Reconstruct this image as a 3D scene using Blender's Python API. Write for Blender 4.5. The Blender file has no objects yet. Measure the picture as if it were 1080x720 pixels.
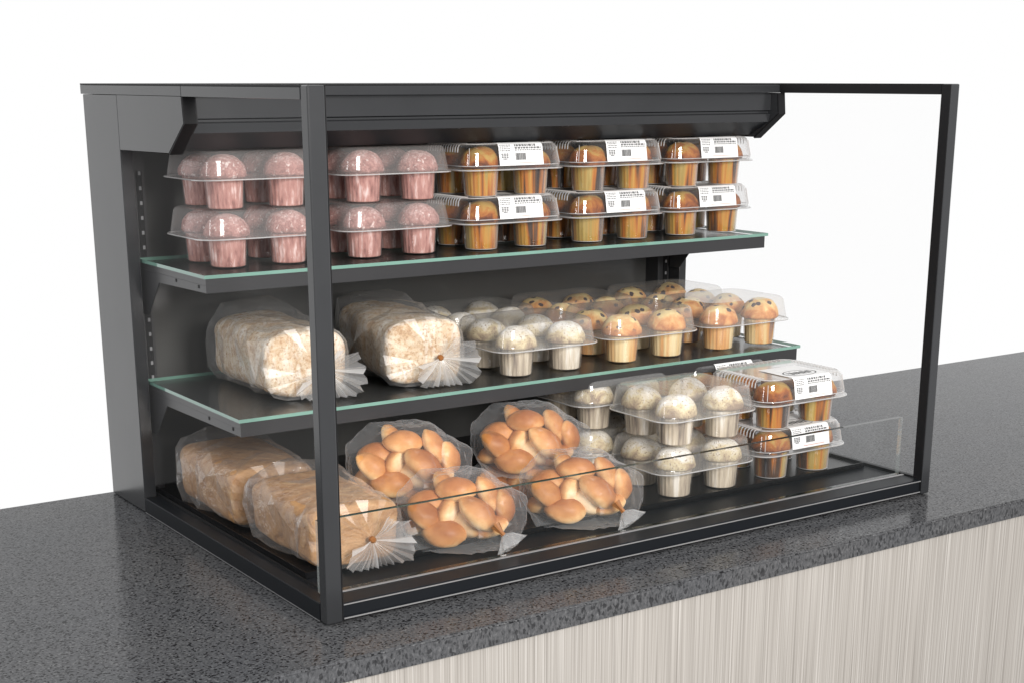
import bpy, bmesh, math, random
from mathutils import Vector, Matrix, noise
random.seed(7)
S = bpy.context.scene
COL = S.collection
R_ = math.radians

# ------------------------------------------------------------------ camera
cam_d = bpy.data.cameras.new('camera'); cam = bpy.data.objects.new('camera', cam_d); COL.objects.link(cam)
S.camera = cam
cam_d.sensor_width = 36.0; cam_d.sensor_fit = 'HORIZONTAL'
cam_d.lens = 1579.02 / 1080 * 36.0
cam_d.shift_x = -(551.75 - 540) / 1080
cam_d.shift_y = (532.35 - 360) / 1080
cam_d.clip_start = 0.05; cam_d.clip_end = 200
right = Vector((0.8242, -0.5663, 0.0004)); down = Vector((-0.1544, -0.2254, -0.962)); fwd = Vector((0.5448, 0.7928, -0.2732))
m = Matrix((right, -down, -fwd)).transposed().to_4x4(); m.translation = Vector((-0.8579, -1.7152, 0.7087))
cam.matrix_world = m

# ------------------------------------------------------------------ world, lights, exposure
W = bpy.data.worlds.new('World'); S.world = W; W.use_nodes = True
bg = W.node_tree.nodes['Background']; bg.inputs[1].default_value = 1.0
# white surroundings ahead and above; gradient dimmed behind the camera, added for contrast
_t = W.node_tree; _tc = _t.nodes.new('ShaderNodeTexCoord'); _sx = _t.nodes.new('ShaderNodeSeparateXYZ'); _t.links.new(_tc.outputs['Generated'], _sx.inputs[0])
_r = _t.nodes.new('ShaderNodeValToRGB'); _mr = _t.nodes.new('ShaderNodeMapRange'); _mr.inputs[1].default_value = -1; _mr.inputs[2].default_value = 1
_dt = _t.nodes.new('ShaderNodeVectorMath'); _dt.operation = 'DOT_PRODUCT'; _dt.inputs[1].default_value = (0.35, 0.93, 0.12)
_t.links.new(_tc.outputs['Generated'], _dt.inputs[0]); _t.links.new(_dt.outputs['Value'], _mr.inputs[0]); _t.links.new(_mr.outputs[0], _r.inputs[0])
_r.color_ramp.elements[0].position = 0.22; _r.color_ramp.elements[0].color = (0.50, 0.50, 0.51, 1)
_r.color_ramp.elements[1].position = 0.60; _r.color_ramp.elements[1].color = (1, 1, 1, 1)
_t.links.new(_r.outputs[0], bg.inputs[0])
def area(name, loc, target, size, power, color=(1, 1, 1), size_y=None):
    d = bpy.data.lights.new(name, 'AREA'); o = bpy.data.objects.new(name, d); COL.objects.link(o)
    d.energy = power; d.color = color; d.size = size
    if size_y: d.shape = 'RECTANGLE'; d.size_y = size_y
    o.location = loc; o.rotation_euler = (Vector(target) - Vector(loc)).to_track_quat('-Z', 'Y').to_euler()
    return o
area('key_softbox', (0.1, -2.8, 1.35), (0.6, 0.3, 0.3), 1.1, 150, (1.0, 0.97, 0.93))
area('side_strip', (-2.7, -0.9, 0.9), (0.3, 0.2, 0.3), 0.35, 22, (1, 1, 1), 1.8)
S.view_settings.view_transform = 'Standard'; S.view_settings.look = 'None'
S.view_settings.exposure = 0.0; S.view_settings.gamma = 1.0
S.render.engine = 'CYCLES'
S.cycles.use_denoising = True
S.cycles.transparent_max_bounces = 48; S.cycles.max_bounces = 10; S.cycles.diffuse_bounces = 4; S.cycles.glossy_bounces = 4
S.cycles.caustics_reflective = False; S.cycles.caustics_refractive = False
S.cycles.sample_clamp_indirect = 6.0

# ------------------------------------------------------------------ node helpers
class NT:
    def __init__(s, name):
        s.m = bpy.data.materials.new(name); s.m.use_nodes = True; s.t = s.m.node_tree
        s.t.nodes.clear(); s.out = s.t.nodes.new('ShaderNodeOutputMaterial')
    def n(s, typ, **kw):
        nd = s.t.nodes.new('ShaderNode' + typ)
        for k, v in kw.items():
            if k.startswith('_'): setattr(nd, k[1:], v)
            else:
                key = k.replace('__', ' ')
                nd.inputs[int(key[1:]) if key[0] == 'i' and key[1:].isdigit() else key].default_value = v
        return nd
    def l(s, a, b): s.t.links.new(a, b)
    def ramp(s, fac, stops, interp='LINEAR'):
        r = s.n('ValToRGB'); r.color_ramp.interpolation = interp
        e = r.color_ramp.elements
        while len(e) < len(stops): e.new(0.5)
        for el, (p, c) in zip(e, stops):
            el.position = p; el.color = (c[0], c[1], c[2], 1) if not isinstance(c, (int, float)) else (c, c, c, 1)
        s.l(fac, r.inputs[0]); return r.outputs[0]
    def mix(s, fac, a, b, mode='MIX'):
        x = s.n('Mix', _data_type='RGBA', _blend_type=mode)
        for sock, v in ((x.inputs[0], fac), (x.inputs[6], a), (x.inputs[7], b)):
            if hasattr(v, 'is_linked'): s.l(v, sock)
            else: sock.default_value = v if isinstance(v, (int, float)) else (v[0], v[1], v[2], 1)
        return x.outputs[2]
    def math(s, op, a, b=0.0):
        x = s.n('Math', _operation=op)
        for i, v in enumerate((a, b)):
            if hasattr(v, 'is_linked'): s.l(v, x.inputs[i])
            else: x.inputs[i].default_value = v
        return x.outputs[0]
    def coords(s, scale=(1, 1, 1), rand=0.0):
        tc = s.n('TexCoord'); mp = s.n('Mapping'); mp.inputs['Scale'].default_value = scale
        s.l(tc.outputs['Object'], mp.inputs[0])
        if rand:
            oi = s.n('ObjectInfo'); cx = s.n('CombineXYZ')
            s.l(s.math('MULTIPLY', oi.outputs['Random'], rand), cx.inputs[0]); s.l(s.math('MULTIPLY', oi.outputs['Random'], rand * 1.7), cx.inputs[1])
            s.l(cx.outputs[0], mp.inputs['Location'])
        return mp.outputs[0]
    def noise(s, vec, scale, detail=3, rough=0.55, dist=0.0):
        x = s.n('TexNoise', Scale=scale, Detail=detail, Roughness=rough, Distortion=dist); s.l(vec, x.inputs['Vector']); return x.outputs['Fac']
    def bump(s, h, strength, dist=0.002):
        b = s.n('Bump', Strength=strength, Distance=dist); s.l(h, b.inputs['Height']); return b.outputs[0]
    def principled(s, color, rough=0.5, normal=None, **kw):
        p = s.n('BsdfPrincipled')
        if hasattr(color, 'is_linked'): s.l(color, p.inputs['Base Color'])
        else: p.inputs['Base Color'].default_value = (*color, 1)
        if hasattr(rough, 'is_linked'): s.l(rough, p.inputs['Roughness'])
        else: p.inputs['Roughness'].default_value = rough
        if normal is not None: s.l(normal, p.inputs['Normal'])
        for k, v in kw.items(): p.inputs[k.replace('__', ' ')].default_value = v
        s.l(p.outputs[0], s.out.inputs[0]); return p

def mat_metal(name, col, rough=0.42, spec=0.5):
    t = NT(name); v = t.coords()
    n = t.noise(v, 9.0, 4)
    c = t.mix(n, [x * 0.88 for x in col], [x * 1.1 for x in col])
    r = t.math('ADD', t.math('MULTIPLY', n, 0.10), rough - 0.05)
    t.principled(c, r, None, Specular__IOR__Level=spec)
    return t.m
def mat_plain(name, col, rough=0.6, spec=0.3):
    t = NT(name); v = t.coords(); n = t.noise(v, 60.0, 3)
    t.principled(t.mix(n, [x * 0.9 for x in col], [min(1, x * 1.08) for x in col]), rough, Specular__IOR__Level=spec); return t.m
def mat_film(name, haze, tint=(0.9, 0.92, 0.93), rough=0.12, refl=1.0, bump=0.0, bscale=25.0, f0=0.04, streak=0.0, edge=None, power=3.0):
    """thin clear plastic: transparent + a little milky scatter + mirror-like sheen"""
    t = NT(name)
    tr = t.n('BsdfTransparent', Color=(0.985, 0.985, 0.985, 1))
    df = t.n('BsdfDiffuse', Color=(*tint, 1)); tl = t.n('BsdfTranslucent', Color=(*tint, 1))
    gl = t.n('BsdfGlossy', Color=(1, 1, 1, 1), Roughness=rough)
    hz = t.n('MixShader'); hz.inputs[0].default_value = 0.5; t.l(df.outputs[0], hz.inputs[1]); t.l(tl.outputs[0], hz.inputs[2])
    a = t.n('MixShader'); t.l(tr.outputs[0], a.inputs[1]); t.l(hz.outputs[0], a.inputs[2])
    lw = t.n('LayerWeight', Blend=0.5)
    pw = t.math('POWER', lw.outputs['Facing'], power)
    hf = t.math('ADD', t.math('MULTIPLY', pw, edge if edge is not None else min(0.5, haze * 2.5)), haze)
    if streak:
        nz = t.noise(t.coords((1, 1, 1)), bscale, 3, 0.6, 1.0)
        hf = t.math('MULTIPLY', hf, t.math('ADD', t.math('MULTIPLY', nz, 2.0 * streak), 1.0 - streak))
    t.l(hf, a.inputs[0])
    fr = t.math('MULTIPLY', t.math('ADD', t.math('MULTIPLY', t.math('POWER', lw.outputs['Facing'], 4.0), 0.6), f0), refl)
    b = t.n('MixShader'); t.l(fr, b.inputs[0]); t.l(a.outputs[0], b.inputs[1]); t.l(gl.outputs[0], b.inputs[2])
    if bump:
        nb = t.bump(t.noise(t.coords(), bscale, 3), bump, 0.01)
        for g in (gl, df): t.l(nb, g.inputs['Normal'])
    t.l(b.outputs[0], t.out.inputs[0]); return t.m

M = {}
M['case'] = mat_metal('dark_grey_powder_coat', (0.024, 0.0252, 0.0275), 0.24, 0.62)
M['trim'] = mat_metal('brushed_trim', (0.22, 0.22, 0.225), 0.3, 0.5)
M['inner'] = mat_metal('satin_grey_inner_wall', (0.08, 0.08, 0.078), 0.25, 0.5)
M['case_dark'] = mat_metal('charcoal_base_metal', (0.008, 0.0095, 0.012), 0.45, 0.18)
M['case_mid'] = mat_metal('grey_shelf_metal', (0.030, 0.030, 0.032), 0.30, 0.5)
M['black'] = mat_plain('black_trim_and_shade', (0.008, 0.008, 0.009), 0.55, 0.2)
M['tray'] = mat_metal('black_tray', (0.006, 0.006, 0.007), 0.25, 0.2)
M['slot'] = mat_plain('slot_light_metal', (0.24, 0.24, 0.25), 0.4)
M['label'] = mat_plain('white_label_paper', (0.82, 0.82, 0.82), 0.5)
M['ink'] = mat_plain('black_print', (0.03, 0.03, 0.032), 0.6)
M['ink_grey'] = mat_plain('grey_print', (0.12, 0.12, 0.125), 0.6)
M['ink_red'] = mat_plain('red_print', (0.55, 0.12, 0.06), 0.6)
M['tie'] = mat_plain('amber_tie', (0.27, 0.10, 0.022), 0.45)
M['glass'] = mat_film('clear_glass', 0.004, (0.75, 0.9, 0.85), 0.01, 0.35, f0=0.03)
M['side_glass'] = mat_film('side_glass', 0.0015, (0.85, 0.92, 0.9), 0.01, 0.14, f0=0.02)
M['lid'] = mat_film('hazy_plastic', 0.18, (0.92, 0.92, 0.91), 0.10, 0.8, edge=0.10)
M['cup'] = mat_film('thin_cup_plastic', 0.05, (0.9, 0.9, 0.9), 0.1, 1.0)
M['clear'] = mat_film('clear_plastic', 0.018, (0.92, 0.93, 0.94), 0.05, 1.4, edge=1.0, power=2.2)
M['rim'] = mat_film('plastic_rim_and_glint', 0.62, (0.95, 0.95, 0.95), 0.10, 1.6, f0=0.12)  # whitened plastic; its thin edge tubes stand in for specular glints
M['bag'] = mat_film('bag_film', 0.075, (0.9, 0.93, 0.96), 0.20, 1.3, bump=0.15, bscale=40, f0=0.05, streak=0.5, edge=0.28)
M['bag_calm'] = mat_film('calm_bag_film', 0.055, (0.93, 0.94, 0.95), 0.14, 1.1, bump=0.35, bscale=60, f0=0.05, streak=0.6, edge=0.36)
M['pleat'] = mat_film('pleated_bag_film', 0.07, (0.97, 0.97, 0.96), 0.30, 0.9, f0=0.03)
M['fold_glint'] = mat_film('painted_glint_film', 0.66, (0.97, 0.97, 0.97), 0.3, 1.0, f0=0.06)  # whiter film: highlights painted into the colour of some pleats
M['bag_soft'] = mat_film('soft_bag_film', 0.062, (0.86, 0.90, 0.94), 0.32, 0.7, bump=0.25, bscale=18, f0=0.02, streak=0.3, edge=0.6)
M['fan'] = mat_film('bag_fan_film', 0.24, (0.95, 0.96, 0.97), 0.22, 1.2, f0=0.06)

def shelf_glass_edge():
    t = NT('green_glass_edge'); n = t.noise(t.coords((1, 1, 1)), 14.0, 3)
    t.principled(t.mix(n, (0.11, 0.24, 0.19), (0.19, 0.36, 0.295)), 0.05, Specular__IOR__Level=0.5, IOR=2.2); return t.m
M['edge'] = shelf_glass_edge()
def guard_edge():
    t = NT('polished_glass_edge'); t.principled((0.008, 0.012, 0.011), 0.04, Specular__IOR__Level=0.5); return t.m
M['guard_edge'] = guard_edge()
M['end_edge'] = mat_film('polished_glass_end', 0.22, (0.85, 0.95, 0.93), 0.05, 1.5, f0=0.12)

def granite(front=False):
    t = NT('speckled_dark_granite' + ('_edge' if front else ''))
    v = t.coords((1, 1, 1) if not front else (1.2, 1.0, 0.7))
    k = 0.95 if front else 1.3
    a = t.noise(v, 190 * k, 4, 0.68); vor = t.n('TexVoronoi', Scale=(350 if not front else 250)); t.l(v, vor.inputs['Vector'])
    big = t.noise(t.coords(), 3.2, 3, 0.55)
    base = t.ramp(a, [(0.30, (0.014, 0.014, 0.015)), (0.42, (0.058, 0.059, 0.061)), (0.58, (0.092, 0.093, 0.096)), (0.76, (0.155, 0.155, 0.155))])
    sep = t.n('SeparateColor'); t.l(vor.outputs['Color'], sep.inputs[0])
    dark = t.ramp(sep.outputs[0], [(0.0, 1.0), (0.17, 1.0), (0.19, 0.0)])
    light = t.ramp(sep.outputs[1], [(0.0, 0.0), (0.93, 0.0), (0.955, 1.0)])
    c = t.mix(t.math('MULTIPLY', dark, 0.6 if front else 0.95), base, (0.012, 0.012, 0.013))
    c = t.mix(t.math('MULTIPLY', light, 0.0 if front else 0.28), c, (0.24, 0.24, 0.235))
    warm = t.ramp(big, [(0.35, (0.93, 0.95, 0.99)), (0.65, (1.02, 1.02, 1.03))])
    c = t.mix(1.0, c, warm, 'MULTIPLY')
    t.principled(c, t.math('ADD', t.math('MULTIPLY', a, 0.12), 0.10), t.bump(a, 0.03, 0.001), Specular__IOR__Level=0.06)
    return t.m
M['granite'] = granite(); M['granite_edge'] = granite(True)

def wood():
    t = NT('pale_striped_laminate')
    fine = t.noise(t.coords((1, 1, 0.004)), 330, 2, 0.85); mid = t.noise(t.coords((1, 1, 0.006)), 185, 2, 0.6); wide = t.noise(t.coords((1, 1, 0.05)), 5, 2)
    c = t.ramp(fine, [(0.30, (0.205, 0.190, 0.174)), (0.44, (0.295, 0.276, 0.255)), (0.56, (0.358, 0.338, 0.315)), (0.70, (0.465, 0.448, 0.428))])
    c = t.mix(0.75, c, t.ramp(mid, [(0.32, (0.78, 0.775, 0.765)), (0.5, (1, 1, 1)), (0.68, (1.1, 1.1, 1.1))]), 'MULTIPLY')
    c = t.mix(0.2, c, t.ramp(wide, [(0.35, (0.92, 0.89, 0.86)), (0.65, (1.03, 1.03, 1.03))]), 'MULTIPLY')
    t.principled(c, 0.5, t.bump(fine, 0.25, 0.001), Specular__IOR__Level=0.3); return t.m
M['wood'] = wood()

def angle_streak(t, k, rand=37.0, stretch=0.05):
    """vertical streaks round a cup: noise squeezed along z"""
    return t.noise(t.coords((1, 1, stretch), rand), k, 3, 0.6)
def mat_muffin_top(name, stops, chips=None, scale=55, glaze=None, spots=None, rough=0.7, crack=None):
    t = NT(name); v = t.coords((1, 1, 1), 53.0)
    n = t.noise(v, scale, 5, 0.62, 0.6)
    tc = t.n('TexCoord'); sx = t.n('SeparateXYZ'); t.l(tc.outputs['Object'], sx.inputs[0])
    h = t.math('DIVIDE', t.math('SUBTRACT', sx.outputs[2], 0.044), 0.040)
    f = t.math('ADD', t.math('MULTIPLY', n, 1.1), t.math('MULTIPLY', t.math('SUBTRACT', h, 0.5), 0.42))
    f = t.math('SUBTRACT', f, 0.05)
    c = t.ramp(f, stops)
    height = n
    if spots:
        fn = t.noise(v, spots[1], 2, 0.5); c = t.mix(t.ramp(fn, [(spots[2], 0.0), (spots[2] + 0.06, 1.0)]), c, spots[0])
    if chips:
        vo = t.n('TexVoronoi', Scale=chips[1], Randomness=0.9); t.l(v, vo.inputs['Vector'])
        cn = t.noise(v, 120, 2); d = t.math('ADD', vo.outputs['Distance'], t.math('MULTIPLY', t.math('SUBTRACT', cn, 0.5), 0.25))
        mask = t.ramp(d, [(0.0, 1.0), (chips[2], 1.0), (chips[2] + 0.05, 0.0)])
        hi = t.ramp(h, [(0.25, 0.0), (0.5, 1.0)])
        c = t.mix(t.math('MULTIPLY', mask, hi), c, chips[0])
    if crack:
        vc = t.n('TexVoronoi', _feature='DISTANCE_TO_EDGE', Scale=crack[1]); wv = t.n('VectorMath', _operation='ADD'); sc = t.n('VectorMath', _operation='SCALE', Scale=0.012)
        nc = t.n('TexNoise', Scale=90.0, Detail=2.0); t.l(v, nc.inputs['Vector']); t.l(nc.outputs['Color'], sc.inputs[0]); t.l(v, wv.inputs[0]); t.l(sc.outputs[0], wv.inputs[1]); t.l(wv.outputs[0], vc.inputs['Vector'])
        c = t.mix(t.ramp(vc.outputs['Distance'], [(0.0, crack[2]), (0.05, crack[2]), (0.13, 0.0)]), c, crack[0]); height = t.math('ADD', n, t.math('MINIMUM', vc.outputs['Distance'], 0.25))
    t.principled(c, rough, t.bump(height, 0.8, 0.003), Specular__IOR__Level=0.2); return t.m
def mat_wrapper(name, stops, k=70, rough=0.45, stretch=0.05):
    t = NT(name); n = angle_streak(t, k, 37.0, stretch); fl = t.noise(t.coords((1, 1, 0.02)), 420, 1)
    t.principled(t.ramp(n, stops), rough, t.bump(fl, 0.25, 0.001), Specular__IOR__Level=0.25); return t.m
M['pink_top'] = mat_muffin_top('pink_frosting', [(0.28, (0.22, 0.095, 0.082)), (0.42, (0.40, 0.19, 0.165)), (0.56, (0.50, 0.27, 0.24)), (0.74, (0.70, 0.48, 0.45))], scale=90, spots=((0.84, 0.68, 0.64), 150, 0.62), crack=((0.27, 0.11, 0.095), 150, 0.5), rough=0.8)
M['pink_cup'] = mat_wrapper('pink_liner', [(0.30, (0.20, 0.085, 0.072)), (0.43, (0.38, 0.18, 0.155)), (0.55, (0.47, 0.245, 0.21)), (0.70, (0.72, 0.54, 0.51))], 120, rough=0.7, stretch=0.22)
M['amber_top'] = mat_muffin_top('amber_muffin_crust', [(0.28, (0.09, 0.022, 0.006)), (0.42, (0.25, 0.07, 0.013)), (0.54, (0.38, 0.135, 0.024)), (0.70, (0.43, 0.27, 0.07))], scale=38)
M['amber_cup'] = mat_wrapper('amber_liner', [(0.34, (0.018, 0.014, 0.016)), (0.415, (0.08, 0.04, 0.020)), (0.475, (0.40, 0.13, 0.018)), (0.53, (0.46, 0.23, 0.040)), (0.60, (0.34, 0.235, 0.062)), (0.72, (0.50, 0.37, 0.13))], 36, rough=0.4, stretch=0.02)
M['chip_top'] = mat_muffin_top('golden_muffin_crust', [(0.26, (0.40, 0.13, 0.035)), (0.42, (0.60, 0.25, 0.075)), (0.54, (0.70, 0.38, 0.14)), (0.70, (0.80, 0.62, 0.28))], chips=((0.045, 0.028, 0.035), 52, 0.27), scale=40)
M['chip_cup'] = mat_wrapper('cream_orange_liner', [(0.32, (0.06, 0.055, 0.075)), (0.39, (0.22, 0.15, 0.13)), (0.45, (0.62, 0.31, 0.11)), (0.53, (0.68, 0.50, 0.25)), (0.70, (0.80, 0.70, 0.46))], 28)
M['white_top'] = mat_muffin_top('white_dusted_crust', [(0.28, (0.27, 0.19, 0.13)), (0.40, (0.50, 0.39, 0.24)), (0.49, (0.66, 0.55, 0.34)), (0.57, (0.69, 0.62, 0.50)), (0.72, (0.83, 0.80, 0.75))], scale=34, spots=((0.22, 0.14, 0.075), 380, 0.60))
M['white_cup'] = mat_wrapper('white_liner', [(0.32, (0.14, 0.115, 0.095)), (0.42, (0.35, 0.29, 0.225)), (0.54, (0.55, 0.47, 0.36)), (0.68, (0.78, 0.73, 0.65))], 60, 0.65, 0.10)

def mat_loaf():
    t = NT('floury_bread_crust'); v = t.coords((1, 1, 1), 11.0)
    n = t.noise(v, 34, 7, 0.74, 0.4); f = t.noise(v, 190, 4, 0.7); w = t.noise(t.coords((1.0, 0.8, 0.35), 5.0), 60, 5, 0.65, 0.7)
    c = t.ramp(n, [(0.30, (0.34, 0.19, 0.095)), (0.42, (0.60, 0.41, 0.245)), (0.54, (0.75, 0.61, 0.44)), (0.68, (0.87, 0.80, 0.70))])
    c = t.mix(t.ramp(w, [(0.48, 0.0), (0.66, 0.8)]), c, (0.88, 0.83, 0.76))
    c = t.mix(t.ramp(f, [(0.52, 0.0), (0.62, 0.75)]), c, (0.40, 0.215, 0.095))
    t.principled(c, 0.7, t.bump(t.math('ADD', n, t.math('MULTIPLY', f, 0.35)), 0.9, 0.005), Specular__IOR__Level=0.25); return t.m
M['loaf'] = mat_loaf()
def mat_brown():
    t = NT('brown_loaf_crust'); v = t.coords((1, 1, 1), 17.0)
    n = t.noise(v, 20, 5, 0.62, 1.8); f = t.noise(v, 110, 4, 0.65)
    c = t.ramp(n, [(0.30, (0.25, 0.118, 0.042)), (0.44, (0.39, 0.200, 0.080)), (0.58, (0.47, 0.262, 0.115)), (0.72, (0.58, 0.37, 0.19))])
    c = t.mix(t.ramp(f, [(0.55, 0.0), (0.75, 0.35)]), c, (0.55, 0.37, 0.21))
    t.principled(c, 0.5, t.bump(t.math('ADD', n, t.math('MULTIPLY', f, 0.3)), 0.9, 0.006), Specular__IOR__Level=0.35); return t.m
M['brown'] = mat_brown()
def mat_bun():
    t = NT('baked_bun_crust'); tc = t.n('TexCoord'); sx = t.n('SeparateXYZ'); t.l(tc.outputs['Object'], sx.inputs[0])
    n = t.noise(t.coords((1, 1, 1), 23.0), 30, 4, 0.55)
    f = t.math('ADD', t.math('MULTIPLY', sx.outputs[2], 22.0), t.math('MULTIPLY', n, 0.9))
    c = t.ramp(f, [(0.12, (0.87, 0.69, 0.45)), (0.34, (0.76, 0.47, 0.21)), (0.56, (0.56, 0.25, 0.080)), (0.90, (0.35, 0.12, 0.032))])
    oi = t.n('ObjectInfo'); c = t.mix(1.0, c, t.ramp(oi.outputs['Random'], [(0.0, (0.78, 0.70, 0.62)), (0.5, (1, 1, 1)), (1.0, (1.08, 1.12, 1.18))]), 'MULTIPLY')
    t.principled(c, 0.5, t.bump(n, 0.3, 0.002), Specular__IOR__Level=0.35); return t.m
M['bun'] = mat_bun()

# ------------------------------------------------------------------ object helpers
def obj(name, bm, mats, parent=None, smooth=False):
    me = bpy.data.meshes.new(name); bmesh.ops.recalc_face_normals(bm, faces=bm.faces) if smooth != 'keep' else None
    bm.to_mesh(me); bm.free()
    for mt in (mats if isinstance(mats, (list, tuple)) else [mats]): me.materials.append(mt)
    if smooth is True:
        for p in me.polygons: p.use_smooth = True
    o = bpy.data.objects.new(name, me); COL.objects.link(o)
    if parent: o.parent = parent
    return o
def thing(name, label, cat, loc=(0, 0, 0), rotz=0.0, group=None):
    o = bpy.data.objects.new(name, None); COL.objects.link(o); o.empty_display_size = 0.02
    o.location = loc; o.rotation_euler = (0, 0, rotz)
    tag(o, label, cat, group); return o
def tag(o, label=None, cat=None, group=None, kind=None):
    for k, v in (('label', label), ('category', cat), ('group', group), ('kind', kind)):
        if v: o[k] = v
    return o
def kids(o): return [c for c in bpy.data.objects if c.parent == o]
CH = {}
def copy_tree(o, parent=None):
    c = o.copy(); COL.objects.link(c)
    if parent: c.parent = parent
    for ch in CH.get(o.name) or CH.setdefault(o.name, kids(o)): copy_tree(ch, c)
    return c
def box(bm, x0, x1, y0, y1, z0, z1, bev=0.0, mi=0):
    vs = [bm.verts.new((x, y, z)) for z in (z0, z1) for y in (y0, y1) for x in (x0, x1)]
    fs = [bm.faces.new([vs[i] for i in f]) for f in ((0, 2, 3, 1), (4, 5, 7, 6), (0, 1, 5, 4), (2, 6, 7, 3), (0, 4, 6, 2), (1, 3, 7, 5))]
    for f in fs: f.material_index = mi
    if bev:
        es = list({e for f in fs for e in f.edges})
        bmesh.ops.bevel(bm, geom=es, offset=bev, segments=2, profile=0.5, affect='EDGES')
    return fs
def bx(*a, **k):
    bm = bmesh.new(); box(bm, *a, **k); return bm
def prism(bm, pts, x0, x1):
    """(y, z) outline extruded along x"""
    a = [bm.verts.new((x0, y, z)) for y, z in pts]; b = [bm.verts.new((x1, y, z)) for y, z in pts]
    n = len(pts); bm.faces.new(a); bm.faces.new(b[::-1])
    for i in range(n): bm.faces.new((a[i], b[i], b[(i + 1) % n], a[(i + 1) % n]))
def lathe(bm, prof, seg=32, cap0=True, cap1=True, wob=None):
    rings = []
    for r, z in prof:
        rings.append([bm.verts.new((math.cos(2 * math.pi * i / seg) * (r if not wob else r * wob(i, z)), math.sin(2 * math.pi * i / seg) * (r if not wob else r * wob(i, z)), z)) for i in range(seg)])
    for a, b in zip(rings, rings[1:]):
        for i in range(seg): bm.faces.new((a[i], a[(i + 1) % seg], b[(i + 1) % seg], b[i]))
    if cap0: bm.faces.new(rings[0][::-1])
    if cap1: bm.faces.new(rings[-1])
def tube(bm, pts, r, seg=6, closed=False):
    pts = [Vector(p) for p in pts]; n = len(pts); rings = []
    for i, p in enumerate(pts):
        a = pts[i - 1] if (i or closed) else p; b = pts[(i + 1) % n] if (i < n - 1 or closed) else p
        d = (b - a).normalized(); up = Vector((0, 0, 1)) if abs(d.z) < 0.9 else Vector((1, 0, 0))
        u = d.cross(up).normalized(); w = d.cross(u)
        rings.append([bm.verts.new(p + (u * math.cos(2 * math.pi * k / seg) + w * math.sin(2 * math.pi * k / seg)) * r) for k in range(seg)])
    for i in range(n if closed else n - 1):
        a, b = rings[i], rings[(i + 1) % n]
        for k in range(seg): bm.faces.new((a[k], a[(k + 1) % seg], b[(k + 1) % seg], b[k]))
    if not closed: bm.faces.new(rings[0]); bm.faces.new(rings[-1][::-1])

# ------------------------------------------------------------------ the counter
counter = thing('counter', 'long counter with speckled dark grey stone top above pale striped front panel', 'counter', (0, -0.12, -0.9))
bm = bmesh.new()
fs = box(bm, -2.2, 4.2, 0.0, 0.955, 0.868, 0.8985)
bmesh.ops.bevel(bm, geom=[e for e in bm.edges if all(abs(v.co.y) < 1e-6 and v.co.z > 0.89 for v in e.verts)], offset=0.004, segments=3, affect='EDGES')
for f in bm.faces:
    if f.normal.y < -0.9: f.material_index = 1
obj('countertop', bm, [M['granite'], M['granite_edge']], counter)
obj('front_panel', bx(-2.18, 4.18, 0.006, 0.026, 0.0, 0.8675), M['wood'], counter)
obj('back_panel', bx(-2.18, 4.18, 0.92, 0.94, 0.0, 0.8675), M['wood'], counter)

# ------------------------------------------------------------------ the display case
WX, H = 1.2, 0.7018
case = thing('display_case', 'open fronted dark grey metal bakery display case with two glass shelves', 'display case', (0, 0, 0))
# rear side columns, roof, back
for x0, x1 in ((0.0, 0.021), (1.172, 1.19)):
    obj('rear_column', bx(x0, x1, 0.668, 0.827, 0.0, 0.6845, bev=0.0012), M['case'], case)
obj('rear_wall', bx(0.021, 1.172, 0.74, 0.824, 0.0, 0.6845), M['inner'], case)
obj('roof', bx(0.0, 1.2, 0.403, 0.8377, 0.685, H - 0.0026, bev=0.001), M['case'], case)
obj('roof_cap', bx(0.0002, 1.1998, 0.4032, 0.8376, H - 0.0025, H), M['black'], case)
# hood: two end plates, fascia between them
prof = [(0.404, 0.6845), (0.400, 0.647), (0.463, 0.603), (0.667, 0.6005), (0.667, 0.6845)]
hood = obj('hood', (lambda b: (prism(b, [(0.418, 0.6845), (0.418, 0.653), (0.424, 0.651), (0.424, 0.648), (0.418, 0.646), (0.422, 0.632), (0.470, 0.607), (0.739, 0.607), (0.739, 0.6845)], 0.0225, 1.1715), b)[1])(bmesh.new()), [M['case'], M['case_dark']], case)
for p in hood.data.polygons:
    if p.normal.z < -0.35: p.material_index = 1  # shade put into the colour: darker metal on the hood's underside
for x0, x1, ins in ((0.0, 0.022, 1), (1.172, 1.19, 0)):
    b = bmesh.new(); prism(b, prof, x0, x1); ep = obj('end_plate', b, M['case'], hood)
    b = bmesh.new()   # black edge trim on the plate's front
    prism(b, [(0.4035, 0.6845), (0.3992, 0.6475), (0.4625, 0.6025), (0.4605, 0.6005), (0.3965, 0.6465), (0.4005, 0.6845)], x0 + 0.0004, x1 - 0.0004)
    obj('edge_trim', b, M['black'], hood)
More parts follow.
